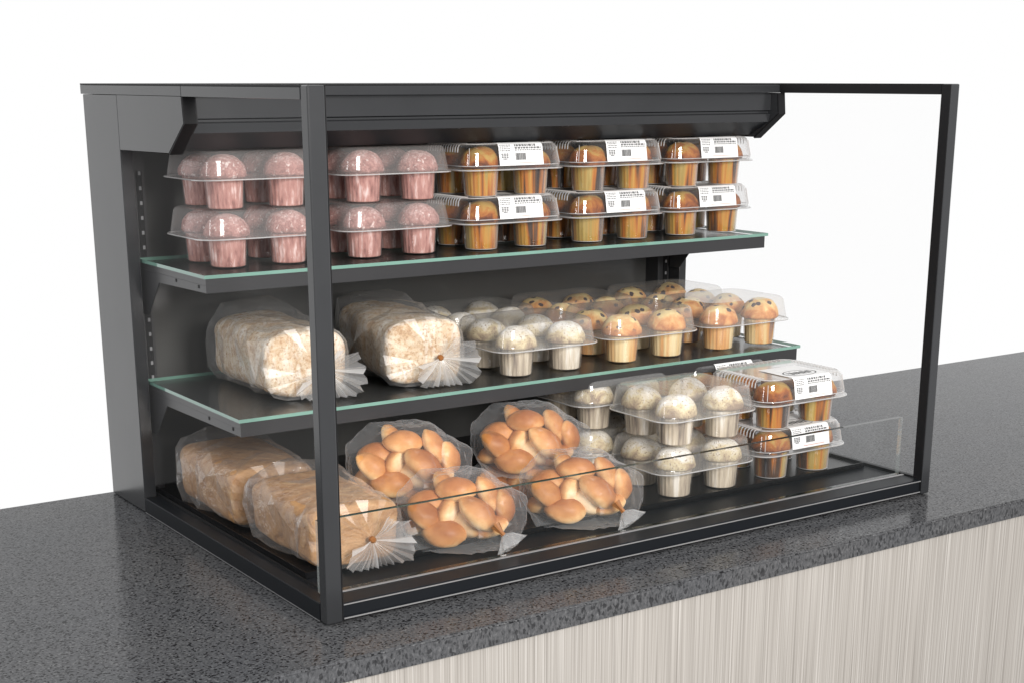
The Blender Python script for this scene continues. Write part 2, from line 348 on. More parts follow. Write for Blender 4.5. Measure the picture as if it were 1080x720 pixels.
# front posts and side rails (inner faces blackened to stand for shade)
PW = 0.0245
for x0, x1, gx0, gx1 in ((0.0, PW, PW, PW + 0.001), (WX - 0.021, WX, WX - 0.022, WX - 0.021)):
    obj('front_post', bx(x0, x1, 0.0, 0.02, 0.0, H, bev=0.0023), M['case'], case)
    rail = obj('top_rail', bx(x0, x1, 0.0205, 0.4025, 0.6845, H - 0.0026, bev=0.001), M['case'], case)
    obj('rail_cap', bx(x0 + 0.0002, x1 - 0.0002, 0.0205, 0.4025, H - 0.0025, H), M['black'], rail)
    low = obj('side_rail', bx(x0, x1, 0.0205, 0.6675, 0.0, 0.026, bev=0.001), M['case_dark'], case)
    obj('trim_strip', bx(x0 - 0.0006, x0 - 0.0001, 0.021, 0.667, 0.0, 0.0010), M['trim'], low)
    b = bmesh.new(); box(b, gx0, gx1, 0.0006, 0.0194, 0.001, H - 0.001); box(b, gx0, gx1, 0.0206, 0.402, 0.685, H - 0.001)
    box(b, gx0, gx1, 0.0206, 0.667, 0.0265, 0.030)
    obj('inner_shade_strip', b, M['black'], case)
# side panes
for x in (0.010, WX - 0.011):
    b = bmesh.new(); vs = [b.verts.new(p) for p in ((x, 0.021, 0.0265), (x, 0.667, 0.0265), (x, 0.667, 0.60), (x, 0.463, 0.60), (x, 0.3965, 0.645), (x, 0.400, 0.684), (x, 0.021, 0.684))]
    b.faces.new(vs); obj('side_pane', b, M['side_glass'], case)
# base: front sill with grooves, deck, tray
b = bmesh.new(); prism(b, [(0.001, 0.004), (0.001, 0.0065), (0.0035, 0.0075), (0.0035, 0.0225), (0.0015, 0.0235), (0.0015, 0.0255), (0.004, 0.0265), (0.036, 0.0275), (0.044, 0.0275), (0.044, 0.004)], PW + 0.0015, WX - 0.0225)
sill = obj('front_sill', b, M['case_dark'], case)
for y0, y1, z0, z1 in ((0.0002, 0.0009, 0.0040, 0.0058), (0.0003, 0.0013, 0.0238, 0.0253), (0.0400, 0.0440, 0.0276, 0.0290)):
    obj('trim_strip', bx(PW + 0.002, WX - 0.023, y0, y1, z0, z1), M['trim'], sill)
obj('base_foot', bx(0.03, WX - 0.03, 0.006, 0.66, 0.0, 0.0038), M['black'], case)
deck = obj('deck', bx(PW + 0.0015, WX - 0.0225, 0.0445, 0.739, 0.005, 0.0245), M['case_dark'], case)
b = bmesh.new()
box(b, 0.034, 1.166, 0.128, 0.735, 0.0250, 0.0295)
box(b, 0.034, 1.166, 0.1265, 0.1278, 0.0250, 0.0345); box(b, 0.0326, 0.0338, 0.1265, 0.735, 0.0250, 0.0345); box(b, 1.1662, 1.1674, 0.1265, 0.735, 0.0250, 0.0345)
obj('base_tray', b, M['tray'], case)
# front guard glass
b = bmesh.new(); fs = box(b, 0.016, 1.172, 0.0475, 0.0565, 0.0282, 0.1325)
b.normal_update()
for f in b.faces: f.material_index = 0 if abs(f.normal.y) > 0.9 else (2 if abs(f.normal.x) > 0.9 else 1)
obj('front_guard_glass', b, [M['glass'], M['guard_edge'], M['end_edge']], case)
# slotted standards on the rear wall
for x0, x1, bx0 in ((0.0215, 0.049, 0.0), (1.141, 1.1705, 0.0)):
    st = obj('shelf_standard', bx(x0, x1, 0.700, 0.7395, 0.03, 0.60), M['case_mid'], case)
    xm = (x0 + x1) / 2 + 0.004
    b = bmesh.new(); box(b, xm - 0.005, xm + 0.005, 0.6985, 0.6995, 0.14, 0.565); obj('slot_strip', b, M['black'], st)
    b = bmesh.new(); z = 0.15
    while z < 0.56:
        box(b, xm - 0.0012, xm + 0.0028, 0.6975, 0.6984, z, z + 0.006); z += 0.024
    obj('slots', b, M['slot'], st)
# glass shelves on metal trays with brackets
for name, yf, zt in (('shelf', 0.414, 0.425), ('shelf', 0.313, 0.2233)):
    x0, x1, yb = 0.0275, 1.170, 0.695
    b = bmesh.new(); zb = zt - 0.0060
    box(b, x0, x1, yf + 0.003, yf + 0.0045, zb - 0.0215, zb)                        # front lip
    box(b, x0, x1, yf + 0.0046, yb, zb - 0.010, zb)                                # pan under the glass
    sh = obj('shelf', b, M['case_mid'], case)
    for bx0 in (x0 + 0.0006, x1 - 0.0026):
        b = bmesh.new(); prism(b, [(yf + 0.0047, zb - 0.0105), (yf + 0.0047, zb - 0.0212), (yb - 0.085, zb - 0.0255), (yb - 0.03, zb - 0.085), (yb, zb - 0.085), (yb, zb - 0.0105)], bx0, bx0 + 0.002)
        br = obj('bracket', b, M['case_mid'], sh)
    for yy in (yf + 0.03, yf + 0.12):
        obj('screw', bx(x0 - 0.0003, x0 + 0.0005, yy, yy + 0.004, zb - 0.0165, zb - 0.0115), M['black'], sh)
    b = bmesh.new(); fs = box(b, x0 - 0.003, x1 + 0.006, yf, yb, zb + 0.0006, zt)
    b.normal_update()
    for f in b.faces: f.material_index = 0 if abs(f.normal.z) > 0.9 else 1
    obj('glass_panel', b, [M['glass'], M['edge']], sh)

# ------------------------------------------------------------------ muffins
def muffin_proto(cat, ctop, ccup, seed):
    t = thing('muffin', 'x', cat)
    b = bmesh.new()
    lathe(b, [(0.0252, 0.0), (0.0260, 0.001), (0.0272, 0.020), (0.0290, 0.046)], 48, wob=lambda i, z: 1.0 + (0.011 if i % 2 else -0.011) * (1 if z > 0.0005 else 0.3))
    obj('paper_cup', b, ccup, t)
    b = bmesh.new(); rnd = random.Random(seed)
    pr = [(0.0280, 0.0462), (0.0330, 0.0468), (0.0352, 0.0492), (0.0356, 0.0525), (0.0346, 0.0585), (0.0322, 0.0650), (0.0284, 0.0710), (0.0228, 0.0762), (0.0160, 0.0798), (0.0085, 0.0820), (0.0025, 0.0827)]
    lathe(b, pr, 56)
    for v in b.verts:
        p = v.co * 42 + Vector((seed * 7.1, 0, 0)); k = noise.noise(p) * 0.0022 + noise.noise(p * 2.7) * 0.0011 + noise.noise(p * 6) * 0.0004
        r = Vector((v.co.x, v.co.y, v.co.z - 0.05)).normalized(); v.co += r * k
        v.co.z = min(v.co.z, 0.0838); v.co.z = max(v.co.z, 0.0462)
    obj('muffin_top', b, ctop, t, smooth=True)
    return t
KINDS = {'pink': ('pink frosted cupcake', 'cupcake', 'pink_top', 'pink_cup'), 'amber': ('amber brown muffin', 'muffin', 'amber_top', 'amber_cup'),
         'chip': ('golden chocolate chip muffin', 'muffin', 'chip_top', 'chip_cup'), 'white': ('white dusted muffin', 'muffin', 'white_top', 'white_cup')}
MUF = {k: [muffin_proto(v[1], M[v[2]], M[v[3]], 3 * i + j + 1) for j in range(3)] for i, (k, v) in enumerate(KINDS.items())}
for o in MUF['pink']: o.name = 'cupcake'
used = set(); cnt = {}

# ------------------------------------------------------------------ clamshell packs
HX, HY, MX, MY = 0.109, 0.0870, 0.052, 0.0455
def rrect(hx, hy, r, z, n=7):
    pts = []
    for sx, sy, a0 in ((1, 1, 0), (-1, 1, 90), (-1, -1, 180), (1, -1, 270)):
        for i in range(n):
            a = R_(a0 + 90 * i / (n - 1)); pts.append((sx * (hx - r) + r * math.cos(a), sy * (hy - r) + r * math.sin(a), z))
    return pts
def loft(b, rings, cap=True, mi=0):
    R = [[b.verts.new(p) for p in r] for r in rings]; n = len(R[0])
    for a, c in zip(R, R[1:]):
        for i in range(n): b.faces.new((a[i], a[(i + 1) % n], c[(i + 1) % n], c[i])).material_index = mi
    if cap: b.faces.new(R[-1]).material_index = mi
def pack_proto(kind):
    lab = kind == 'labelled'
    t = thing('muffin_clamshell', 'x', 'clamshell pack')
    # base: flange sheet with four cups
    b = bmesh.new(); N = 40; z0 = 0.0445
    for sx in (-1, 1):
        for sy in (-1, 1):
            cx, cy = sx * MX, sy * MY
            x0, x1 = sorted((0.0, sx * HX)); y0, y1 = sorted((0.0, sy * HY))
            angs = sorted({2 * math.pi * i / N for i in range(N)} | {math.atan2(yy - cy, xx - cx) % (2 * math.pi) for xx in (x0, x1) for yy in (y0, y1)})
            def outer(a):
                d = Vector((math.cos(a), math.sin(a))); tt = 9
                for lim, c, dd in ((x0, cx, d.x), (x1, cx, d.x), (y0, cy, d.y), (y1, cy, d.y)):
                    if abs(dd) > 1e-9:
                        q = (lim - c) / dd
                        if q > 0: tt = min(tt, q)
                p = Vector((cx, cy)) + d * tt
                rr = 0.034; ox, oy = sx * (HX - rr), sy * (HY - rr)          # round the pack's corner
                if (p.x - ox) * sx > 0 and (p.y - oy) * sy > 0:
                    e = Vector((p.x - ox, p.y - oy))
                    if e.length > rr: p = Vector((ox, oy)) + e.normalized() * rr
                return p
            rings = [[(outer(a).x, outer(a).y, z0) for a in angs]]
            for r, z in ((0.0318, z0), (0.0306, z0 - 0.003), (0.0283, 0.004), (0.0273, 0.0015), (0.0255, 0.0008)):
                rings.append([(cx + r * math.cos(a), cy + r * math.sin(a), z) for a in angs])
            loft(b, rings)
    bmesh.ops.remove_doubles(b, verts=b.verts, dist=1e-5)
    base = obj('cup_tray', b, M['clear'] if lab else M['cup'], t, smooth='keep')
    b = bmesh.new(); tube(b, rrect(HX - 0.0008, HY - 0.0008, 0.034, z0 + 0.0012), 0.0011, 6, True)
    if lab:
        for sx in (-1, 1):
            for sy in (-1, 1):
                tube(b, [(sx * MX + 0.0276 * math.cos(a), sy * MY + 0.0276 * math.sin(a), 0.0016) for a in [2 * math.pi * i / 28 for i in range(28)]], 0.0006, 5, True)
    obj('rim', b, M['rim'], t)
    # lid
    b = bmesh.new()
    loft(b, [rrect(HX - 0.002, HY - 0.002, 0.033, 0.0465), rrect(0.1040, 0.0840, 0.033, 0.0470), rrect(0.1034, 0.0836, 0.033, 0.054), rrect(0.1000, 0.0806, 0.031, 0.072), rrect(0.0985, 0.0790, 0.030, 0.0820), rrect(0.0960, 0.0765, 0.029, 0.0865), rrect(0.0925, 0.073, 0.027, 0.0884)])
    lid = obj('lid', b, M['clear'] if lab else M['lid'], t, smooth='keep')
    for p in lid.data.polygons: p.use_smooth = len(p.vertices) == 4
    if lab:
        b = bmesh.new()     # corrugated shoulder: short ribs over the lid's upper edges
        for i in range(13):
            f = -1 + 2 * i / 12.0
            for s in (-1, 1):
                y = f * 0.048
                tube(b, [(s * 0.0996, y, 0.0745), (s * 0.0988, y, 0.0822), (s * 0.0962, y, 0.0868), (s * 0.0925, y, 0.0889), (s * 0.080, y, 0.0889)], 0.0012, 5)
            x = f * 0.066
            tube(b, [(x, 0.0803, 0.0745), (x, 0.0793, 0.0822), (x, 0.0767, 0.0868), (x, 0.073, 0.0889), (x, 0.061, 0.0889)], 0.0012, 5)
        tube(b, rrect(0.0927, 0.0732, 0.027, 0.0886), 0.0008, 5, True); tube(b, rrect(0.1038, 0.0840, 0.033, 0.0525), 0.0008, 5, True)
        for sx, sy in ((-1, -1), (1, -1), (1, 1), (-1, 1)):
            k = 0.7071
            tube(b, [(sx * (c - r + r * k), sy * (d - r + r * k), z) for c, d, r, z in ((0.1037, 0.0839, 0.033, 0.054), (0.1003, 0.0809, 0.031, 0.072), (0.0988, 0.0793, 0.030, 0.0820))], 0.0007, 5)  # corner glints built as thin white tubes
        obj('lid_ribs_and_glints', b, M['rim'], lid)
        # label folded from the front of the lid over the top
        P = [(-0.0848, 0.0520), (-0.0814, 0.0720), (-0.0798, 0.0822), (-0.0771, 0.0870), (-0.0732, 0.0893), (0.012, 0.0893)]
        lx0, lx1 = -0.038, 0.053
        b = bmesh.new(); a = [b.verts.new((lx0, y - 0.0006, z + 0.0004)) for y, z in P]; c = [b.verts.new((lx1, y - 0.0006, z + 0.0004)) for y, z in P]
        for i in range(len(P) - 1): b.faces.new((a[i], c[i], c[i + 1], a[i + 1]))
        la = obj('label', b, M['label'], t, smooth='keep')
        tot = []; acc = 0
        for i in range(len(P)):
            if i: acc += math.dist(P[i], P[i - 1])
            tot.append(acc)
        def at(u, v, lift):      # u along x 0..1, v metres up the fold
            i = max(k for k in range(len(P) - 1) if tot[k] <= max(v, 0)) if v < acc else len(P) - 2
            f = (v - tot[i]) / (tot[i + 1] - tot[i]); y = P[i][0] + f * (P[i + 1][0] - P[i][0]); z = P[i][1] + f * (P[i + 1][1] - P[i][1])
            d = Vector((P[i + 1][0] - P[i][0], P[i + 1][1] - P[i][1])).normalized()
            return (lx0 + u * (lx1 - lx0), y - 0.0006 - d.y * lift, z + 0.0004 + d.x * lift)
        def patch(b, u0, u1, v0, v1, lift=0.0003):
            cuts = [v0] + [q for q in tot if v0 < q < v1] + [v1]
            for q0, q1 in zip(cuts, cuts[1:]):
                b.faces.new([b.verts.new(at(u, v, lift)) for u, v in ((u0, q0 + 1e-6), (u1, q0 + 1e-6), (u1, q1 - 1e-6), (u0, q1 - 1e-6))])
        rn = random.Random(3)
        b = bmesh.new(); u = 0.37
        while u < 0.60:
            w = rn.choice((0.006, 0.010, 0.015)); patch(b, u, u + w, 0.0088, 0.0205); u += w + rn.choice((0.005, 0.008))
        obj('barcode', b, M['ink'], la, smooth='keep')
        b = bmesh.new()
        for r in range(4):      # illegible small print at the left, bold lines at the right of the upper row
            u = 0.03
            while u < 0.26:
                w = rn.uniform(0.015, 0.05); patch(b, u, u + w, 0.0242 + r * 0.0031, 0.0257 + r * 0.0031); u += w + 0.012
        for r, (va, vb) in enumerate(((0.0246, 0.0264), (0.0276, 0.0306), (0.0316, 0.0356))):
            u = 0.36
            while u < (0.95 if r < 2 else 0.82):
                w = rn.uniform(0.02, 0.07) if r else rn.uniform(0.02, 0.05); patch(b, u, min(u + w, 0.96), va, vb); u += w + 0.016
        patch(b, 0.0, 1.0, 0.02275, 0.02305); patch(b, 0.31, 0.314, 0.0232, 0.0360)
        obj('small_print', b, M['ink_grey'], la, smooth='keep')
        b = bmesh.new()          # shield emblem
        for k in range(4): 
            s = (0.5, 0.85, 0.85, 0.9)[k] * 0.095
            for j in range(3): patch(b, 0.135 - s + j * s * 0.68, 0.135 - s + j * s * 0.68 + s * 0.52, 0.0098 + k * 0.0028, 0.0118 + k * 0.0028)
        obj('emblem', b, M['ink_grey'], la, smooth='keep')
        b = bmesh.new(); patch(b, 0.30, 0.86, 0.0036, 0.0043); obj('red_line', b, M['ink_red'], la, smooth='keep')
        b = bmesh.new()          # oval script logo on the top of the lid
        for k in range(40):
            a0, a1 = 2 * math.pi * k / 40, 2 * math.pi * (k + 1) / 40
            q = [(0.5 + 0.40 * m * math.cos(a), 0.068 + 0.021 * m * math.sin(a)) for m, a in ((1, a0), (1, a1), (0.93, a1), (0.93, a0))]
            b.faces.new([b.verts.new(at(u, v, 0.0003)) for u, v in q])
        pts = [(0.22 + 0.56 * i / 60, 0.068 + 0.0075 * math.sin(i * 0.75) + 0.004 * math.sin(i * 1.9)) for i in range(61)]
        for (u0, v0), (u1, v1) in zip(pts, pts[1:]):
            d = Vector((u1 - u0, (v1 - v0) * 11)).normalized(); nx, ny = -d.y * 0.009, d.x * 0.0009
            b.faces.new([b.verts.new(at(u, v, 0.00035)) for u, v in ((u0 - nx, v0 - ny), (u1 - nx, v1 - ny), (u1 + nx, v1 + ny), (u0 + nx, v0 + ny))])
        obj('logo', b, M['ink'], la, smooth='keep')
    return t
PACK = {'labelled': pack_proto('labelled'), 'plain': pack_proto('plain')}
PITCH = 0.0895
CORNERS = ((-1, -1, 'front left'), (1, -1, 'front right'), (-1, 1, 'back left'), (1, 1, 'back right'))
def place_pack(kind, x, y, z, where, level, group, mgroup):
    """one clamshell with its four muffins; where names the stack, level its place in it"""
    pk = 'labelled' if kind == 'amber' else 'plain'
    t = PACK[pk] if pk not in used else copy_tree(PACK[pk]); used.add(pk)
    x += 0.0135; y -= 0.003
    t.location = (x, y, z); t.rotation_euler = (0, 0, 0)
    nm = KINDS[kind][0]
    look = {'amber': 'clear labelled clamshell of amber muffins', 'pink': 'hazy clamshell of pink cupcakes', 'chip': 'hazy clamshell of chocolate chip muffins', 'white': 'hazy clamshell of white muffins'}[kind]
    lv = {'upper': 'upper of ', 'lower': 'lower of ', None: ''}[level]
    tag(t, f'{look}, {lv}{where}', 'clamshell pack', group)
    for sx, sy, cn in CORNERS:
        cnt[kind] = cnt.get(kind, -1) + 1; vi = cnt[kind] % 3 if cnt[kind] < 3 else random.randrange(3)
        mu = MUF[kind][vi] if cnt[kind] < 3 else copy_tree(MUF[kind][vi])
        mu.scale = (1, 1, random.uniform(0.95, 1.02))
        mu.location = (x + sx * MX, y + sy * MY, z + 0.0014); mu.rotation_euler = (0, 0, random.uniform(0, 6.28))
        tag(mu, f'{nm} {cn} in {level + " pack of " if level else ""}{where}', KINDS[kind][1], mgroup)
ZU, ZM, ZB = 0.4253, 0.2236, 0.0298
for i, x in enumerate((0.140, 0.383)):
    for j, lv in ((0, 'lower'), (1, 'upper')):
        place_pack('pink', x, 0.548, ZU + j * PITCH, ('leftmost top shelf stack', 'second top shelf stack from left')[i], lv, 'packs of pink cupcakes on the top shelf', 'pink cupcakes on the top shelf')
for i, x in enumerate((0.608, 0.838, 1.059)):
    for j, lv in ((0, 'lower'), (1, 'upper')):
        place_pack('amber', x, 0.540, ZU + j * PITCH, ('left labelled top shelf stack', 'middle labelled top shelf stack', 'rightmost top shelf stack')[i], lv, 'labelled muffin packs on the top shelf', 'amber muffins on the top shelf')
place_pack('white', 0.603, 0.4255, ZM, 'front row beside the wrapped loaves', None, 'packs of muffins on the middle shelf', 'white muffins on the middle shelf')
place_pack('white', 0.603, 0.602, ZM, 'middle shelf back row', None, 'packs of muffins on the middle shelf', 'white muffins on the middle shelf')
place_pack('chip', 0.832, 0.4255, ZM, 'middle shelf front row centre', None, 'packs of muffins on the middle shelf', 'chocolate chip muffins on the middle shelf')
place_pack('chip', 1.062, 0.4255, ZM, 'middle shelf front right end', None, 'packs of muffins on the middle shelf', 'chocolate chip muffins on the middle shelf')
place_pack('chip', 0.832, 0.602, ZM, 'middle shelf back row centre', None, 'packs of muffins on the middle shelf', 'chocolate chip muffins on the middle shelf')
place_pack('chip', 1.062, 0.602, ZM, 'middle shelf back right end', None, 'packs of muffins on the middle shelf', 'chocolate chip muffins on the middle shelf')
for j, lv in ((0, 'lower'), (1, 'upper')):
    place_pack('white', 0.787, 0.217, ZB + j * PITCH, 'front white stack on the base', lv, 'packs of white muffins on the base', 'white muffins on the base')
    place_pack('white', 0.747, 0.393, ZB + j * PITCH, 'rear white stack behind bun bags', lv, 'packs of white muffins on the base', 'white muffins on the base')
    place_pack('amber', 1.010, 0.217, ZB + j * PITCH, 'front labelled stack on the base', lv, 'labelled muffin packs on the base', 'amber muffins on the base')
    place_pack('amber', 0.985, 0.393, ZB + j * PITCH, 'rear labelled stack on the base', lv, 'labelled muffin packs on the base', 'amber muffins on the base')

# ------------------------------------------------------------------ loaves in bags
def sq(hx, hz, e, a):
    c, s = math.cos(a), math.sin(a)
    return (hx * math.copysign(abs(c) ** e, c), hz * math.copysign(abs(s) ** e, s))
def loaf_bm(w, l, h, seed, e=0.42, lump=0.004):
    b = bmesh.new(); n = 48; rings = []
    ys = [-0.5, -0.497, -0.485, -0.465] + [-0.44 + 0.88 * i / 22 for i in range(23)] + [0.465, 0.485, 0.497, 0.5]
    for f in ys:
        q = max(0.0, (abs(f) - 0.44) / 0.06); k = 1 - 0.16 * (1 - math.sqrt(max(0, 1 - q * q)))
        ring = []
        for i in range(n):
            x, z = sq(w / 2 * k, h / 2 * k, e, 2 * math.pi * i / n + 0.0)
            if z > 0: x *= 1.0 + 0.05 * (z / (h / 2))
            ring.append(b.verts.new((x, f * l, z + h / 2)))
        rings.append(ring)
    for a, c in zip(rings, rings[1:]):
        for i in range(n): b.faces.new((a[i], a[(i + 1) % n], c[(i + 1) % n], c[i]))
    for rr, s in ((rings[0], 1), (rings[-1], -1)):
        cen = b.verts.new((0, rr[0].co.y, h / 2)); mids = [b.verts.new(v.co.lerp(cen.co, 0.5)) for v in rr]
        for i in range(n):
            b.faces.new((rr[i], rr[(i + 1) % n], mids[(i + 1) % n], mids[i])); b.faces.new((mids[i], mids[(i + 1) % n], cen))
    for v in b.verts:
        p = v.co * 16 + Vector((seed * 5.3, seed, 0)); d = Vector((v.co.x, v.co.y * 0.25, v.co.z - h / 2)).normalized()
        v.co += d * (noise.noise(p) * lump + noise.noise(p * 2.6) * lump * 0.45 + noise.noise(p * 6) * lump * 0.2)
        v.co.z = max(0.0012, v.co.z)
    return b
def bag_for_loaf(w, l, h, seed, tx=0.02, tz=0.0, film=None):
    """faceted film round a loaf, drawn together at the front and tied, with a flared end"""
    rnd = random.Random(seed); t = thing('bread_bag', 'x', 'plastic bag')
    b = bmesh.new(); n = 16; rings = []
    prof = [(0.56, 0.40, 0.8), (0.545, 0.78, 1.00), (0.51, 1.06, 1.26), (0.40, 1.14, 1.36), (0.26, 1.12, 1.27), (0.12, 1.10, 1.18), (-0.02, 1.09, 1.20), (-0.16, 1.08, 1.12), (-0.30, 1.07, 1.07), (-0.42, 1.05, 1.05), (-0.505, 1.02, 1.02)]
    for j, (f, kx, kz) in enumerate(prof):
        ring = []
        for i in range(n):
            a = 2 * math.pi * (i + 0.5 * (j % 2)) / n; x, z = sq(w / 2 * kx + 0.004, h / 2 * kz + 0.004, 0.70, a)
            jt = 0.0060 if 0 < j < len(prof) - 1 else 0.001
            x += rnd.uniform(-jt, jt); z = z + h / 2 + rnd.uniform(-jt, jt) * 0.8 + (0.004 if z > 0 else 0)
            ring.append(b.verts.new((x, f * l + rnd.uniform(-0.006, 0.006) * (0 < j < len(prof) - 1), max(0.0006, z))))
        rings.append(ring)
    for j, (a, c) in enumerate(zip(rings, rings[1:])):
        for i in range(n):
            k = (i + 1) % n
            if j % 2 == 0: b.faces.new((a[i], a[k], c[i])); b.faces.new((a[k], c[k], c[i]))
            else: b.faces.new((a[i], a[k], c[k])); b.faces.new((a[i], c[k], c[i]))
    b.faces.new(rings[0])
    # pleated front: perimeter to the tie
    tie = Vector((tx, -0.505 * l - 0.013, h * 0.47 + tz)); fr = rings[-1]; per = []
    for i in range(n):
        k = (i + 1) % n
        for f in (0, 0.5): per.append(fr[i].co.lerp(fr[k].co, f))
    obj('film', b, film, t, smooth='keep')
    b = bmesh.new(); N = len(per)
    pv = [b.verts.new(p + Vector((0, -0.003 if q % 2 else 0.001, 0))) for q, p in enumerate(per)]
    tv = [b.verts.new(tie + Vector((math.cos(2 * math.pi * q / N) * 0.005, 0, math.sin(2 * math.pi * q / N) * 0.005))) for q in range(N)]
    mv = [b.verts.new(p.lerp(tie, 0.55) + Vector((0, -0.004 + (0.005 if q % 2 else -0.003), 0))) for q, p in enumerate(per)]
    run = 0
    for q in range(N):
        k = (q + 1) % N
        if run <= 0: run = rnd.choice((1, 1, 2, 3, 4, 5)); glint = rnd.random() < 0.24 and run <= 2
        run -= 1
        for f in ((pv[q], pv[k], mv[k], mv[q]), (mv[q], mv[k], tv[k], tv[q])): b.faces.new(f).material_index = 1 if glint else 0  # random pleats get the painted highlight film
    obj('pleated_front', b, [M['pleat'], M['fold_glint']], t, smooth='keep')
    b = bmesh.new()          # tie
    lathe(b, [(0.0030, -0.006), (0.0052, -0.003), (0.0048, 0.003), (0.0030, 0.005)], 9)
    bmesh.ops.rotate(b, verts=b.verts, matrix=Matrix.Rotation(R_(90), 3, 'X')); bmesh.ops.translate(b, verts=b.verts, vec=tie)
    obj('tie', b, M['tie'], t)
    b = bmesh.new()          # flared, pleated end past the tie
    K = 41; inner = []; outer = []; mid = []
    for q in range(K):
        a = R_(-172 + 232 * q / (K - 1)); zig = (q % 2) * 2 - 1
        big = 0.058 + 0.014 * math.exp(-((math.degrees(a) + 40) / 55) ** 2) + rnd.uniform(-0.009, 0.006)
        if math.degrees(a) > 28 or math.degrees(a) < -150: big *= 0.72
        big = min(big, (tie.z - 0.002) / max(0.05, -math.sin(a)) if a < 0 else big)
        inner.append(b.verts.new(tie + Vector((math.cos(a) * 0.005, -0.004, math.sin(a) * 0.005))))
        mid.append(b.verts.new(tie + Vector((math.cos(a) * big * 0.5, -0.012 + zig * 0.0035, math.sin(a) * big * 0.5))))
        outer.append(b.verts.new(tie + Vector((math.cos(a) * big, -0.012 + zig * 0.006 + rnd.uniform(-0.003, 0.003), math.sin(a) * big))))
    for q in range(K - 1):
        mi = 1 if rnd.random() < 0.22 else 0  # white highlight strips painted on random pleats
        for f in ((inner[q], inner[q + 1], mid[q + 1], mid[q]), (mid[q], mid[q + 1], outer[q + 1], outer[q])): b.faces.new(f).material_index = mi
    obj('flared_end', b, [M['fan'], M['fold_glint']], t, smooth='keep')
    return t
loaves = [('loaf', 0.187, 0.520, ZM, -4, 0.135, 0.255, 0.104, 'floury pale bread loaf', 'at the left end of the middle shelf', 'tied clear bag around the pale loaf at the left end of middle shelf', 'loaves of bread in bags'),
          ('loaf', 0.405, 0.505, ZM, -9, 0.132, 0.255, 0.104, 'floury pale bread loaf', 'beside the muffin packs on the middle shelf', 'tied clear bag around the pale loaf beside the muffin packs', 'loaves of bread in bags'),
          ('brown', 0.119, 0.238, ZB, -2, 0.140, 0.225, 0.090, 'smooth brown bread loaf', 'at the front left of the base', 'tied clear bag around the front brown loaf on the base', 'loaves of bread in bags'),
          ('brown', 0.112, 0.500, ZB, -2, 0.138, 0.235, 0.094, 'smooth brown bread loaf', 'at the back left of the base', 'clear bag around the rear brown loaf on the base', 'loaves of bread in bags')]
for i, (mt, x, y, z, rz, w, l, h, nm, where, bl, gr) in enumerate(loaves):
    lo = obj('bread_loaf', loaf_bm(w, l, h, i + 1, 0.52 if mt == 'loaf' else 0.40, 0.0055 if mt == 'loaf' else 0.003), M[mt], None, smooth=True)
    lo.location = (x, y, z + 0.002); lo.rotation_euler = (0, 0, R_(rz)); tag(lo, f'{nm} in a bag {where}', 'bread loaf', gr)
    bg_ = bag_for_loaf(w, l, h, 20 + i, tx=0.022 if mt == 'loaf' else 0.018, tz=-0.002, film=M['bag'] if mt == 'loaf' else M['bag_calm'])
    bg_.location = (x, y, z + 0.0005); bg_.rotation_euler = (0, 0, R_(rz)); tag(bg_, bl, 'plastic bag', 'clear bags around the loaves')

# ------------------------------------------------------------------ bags of buns
def bun_proto(seed):
    b = bmesh.new(); bmesh.ops.create_uvsphere(b, u_segments=28, v_segments=18, radius=1.0)
    for v in b.verts:
        x, y, z = v.co; z = z * (0.95 if z > 0 else 0.68); q = max(0.0, 1 - x * x) ** 0.10; y *= q; z *= q; k = noise.noise(v.co * 1.5 + Vector((seed * 4.7, 0, seed))) * 0.10 + noise.noise(v.co * 4 + Vector((seed, 0, 0))) * 0.02
        v.co = Vector((x * 0.0325, y * 0.0230, z * 0.0215)) * (1 + k)
    o = obj('bun', b, M['bun'], None, smooth=True); return o
buns0 = [bun_proto(k) for k in range(4)]
# offsets in metres in the bag's frame: right, up, toward the viewer; roll, tip (degrees), scale, place words
BUNS = [(-0.006, 0.033, 0.000, 0, 15, 1.00, 'topmost'), (-0.024, 0.030, -0.022, -60, -10, 0.90, 'behind the topmost one'),
        (-0.050, 0.011, -0.008, 10, 20, 0.98, 'far left'), (-0.053, -0.004, 0.016, -40, 25, 1.00, 'left slanting'),
        (-0.024, -0.028, 0.026, -3, 30, 1.06, 'lowest front'), (-0.014, 0.004, 0.008, 60, -60, 0.88, 'small central'),
        (0.026, 0.001, 0.024, -42, 10, 1.12, 'big slanting central'), (0.004, -0.017, 0.010, -30, -70, 1.00, 'low pale'),
        (0.040, 0.026, -0.002, -62, -20, 0.92, 'upper right upright'), (0.064, 0.008, 0.000, -80, 20, 0.92, 'far right'),
        (0.046, -0.022, 0.014, 20, 10, 0.90, 'low right'), (-0.058, -0.024, -0.004, 15, -10, 0.92, 'low left'), (0.018, 0.012, -0.030, 30, 0, 1.0, 'deepest'), (-0.030, -0.018, -0.026, 70, 0, 0.95, 'hidden low back')]
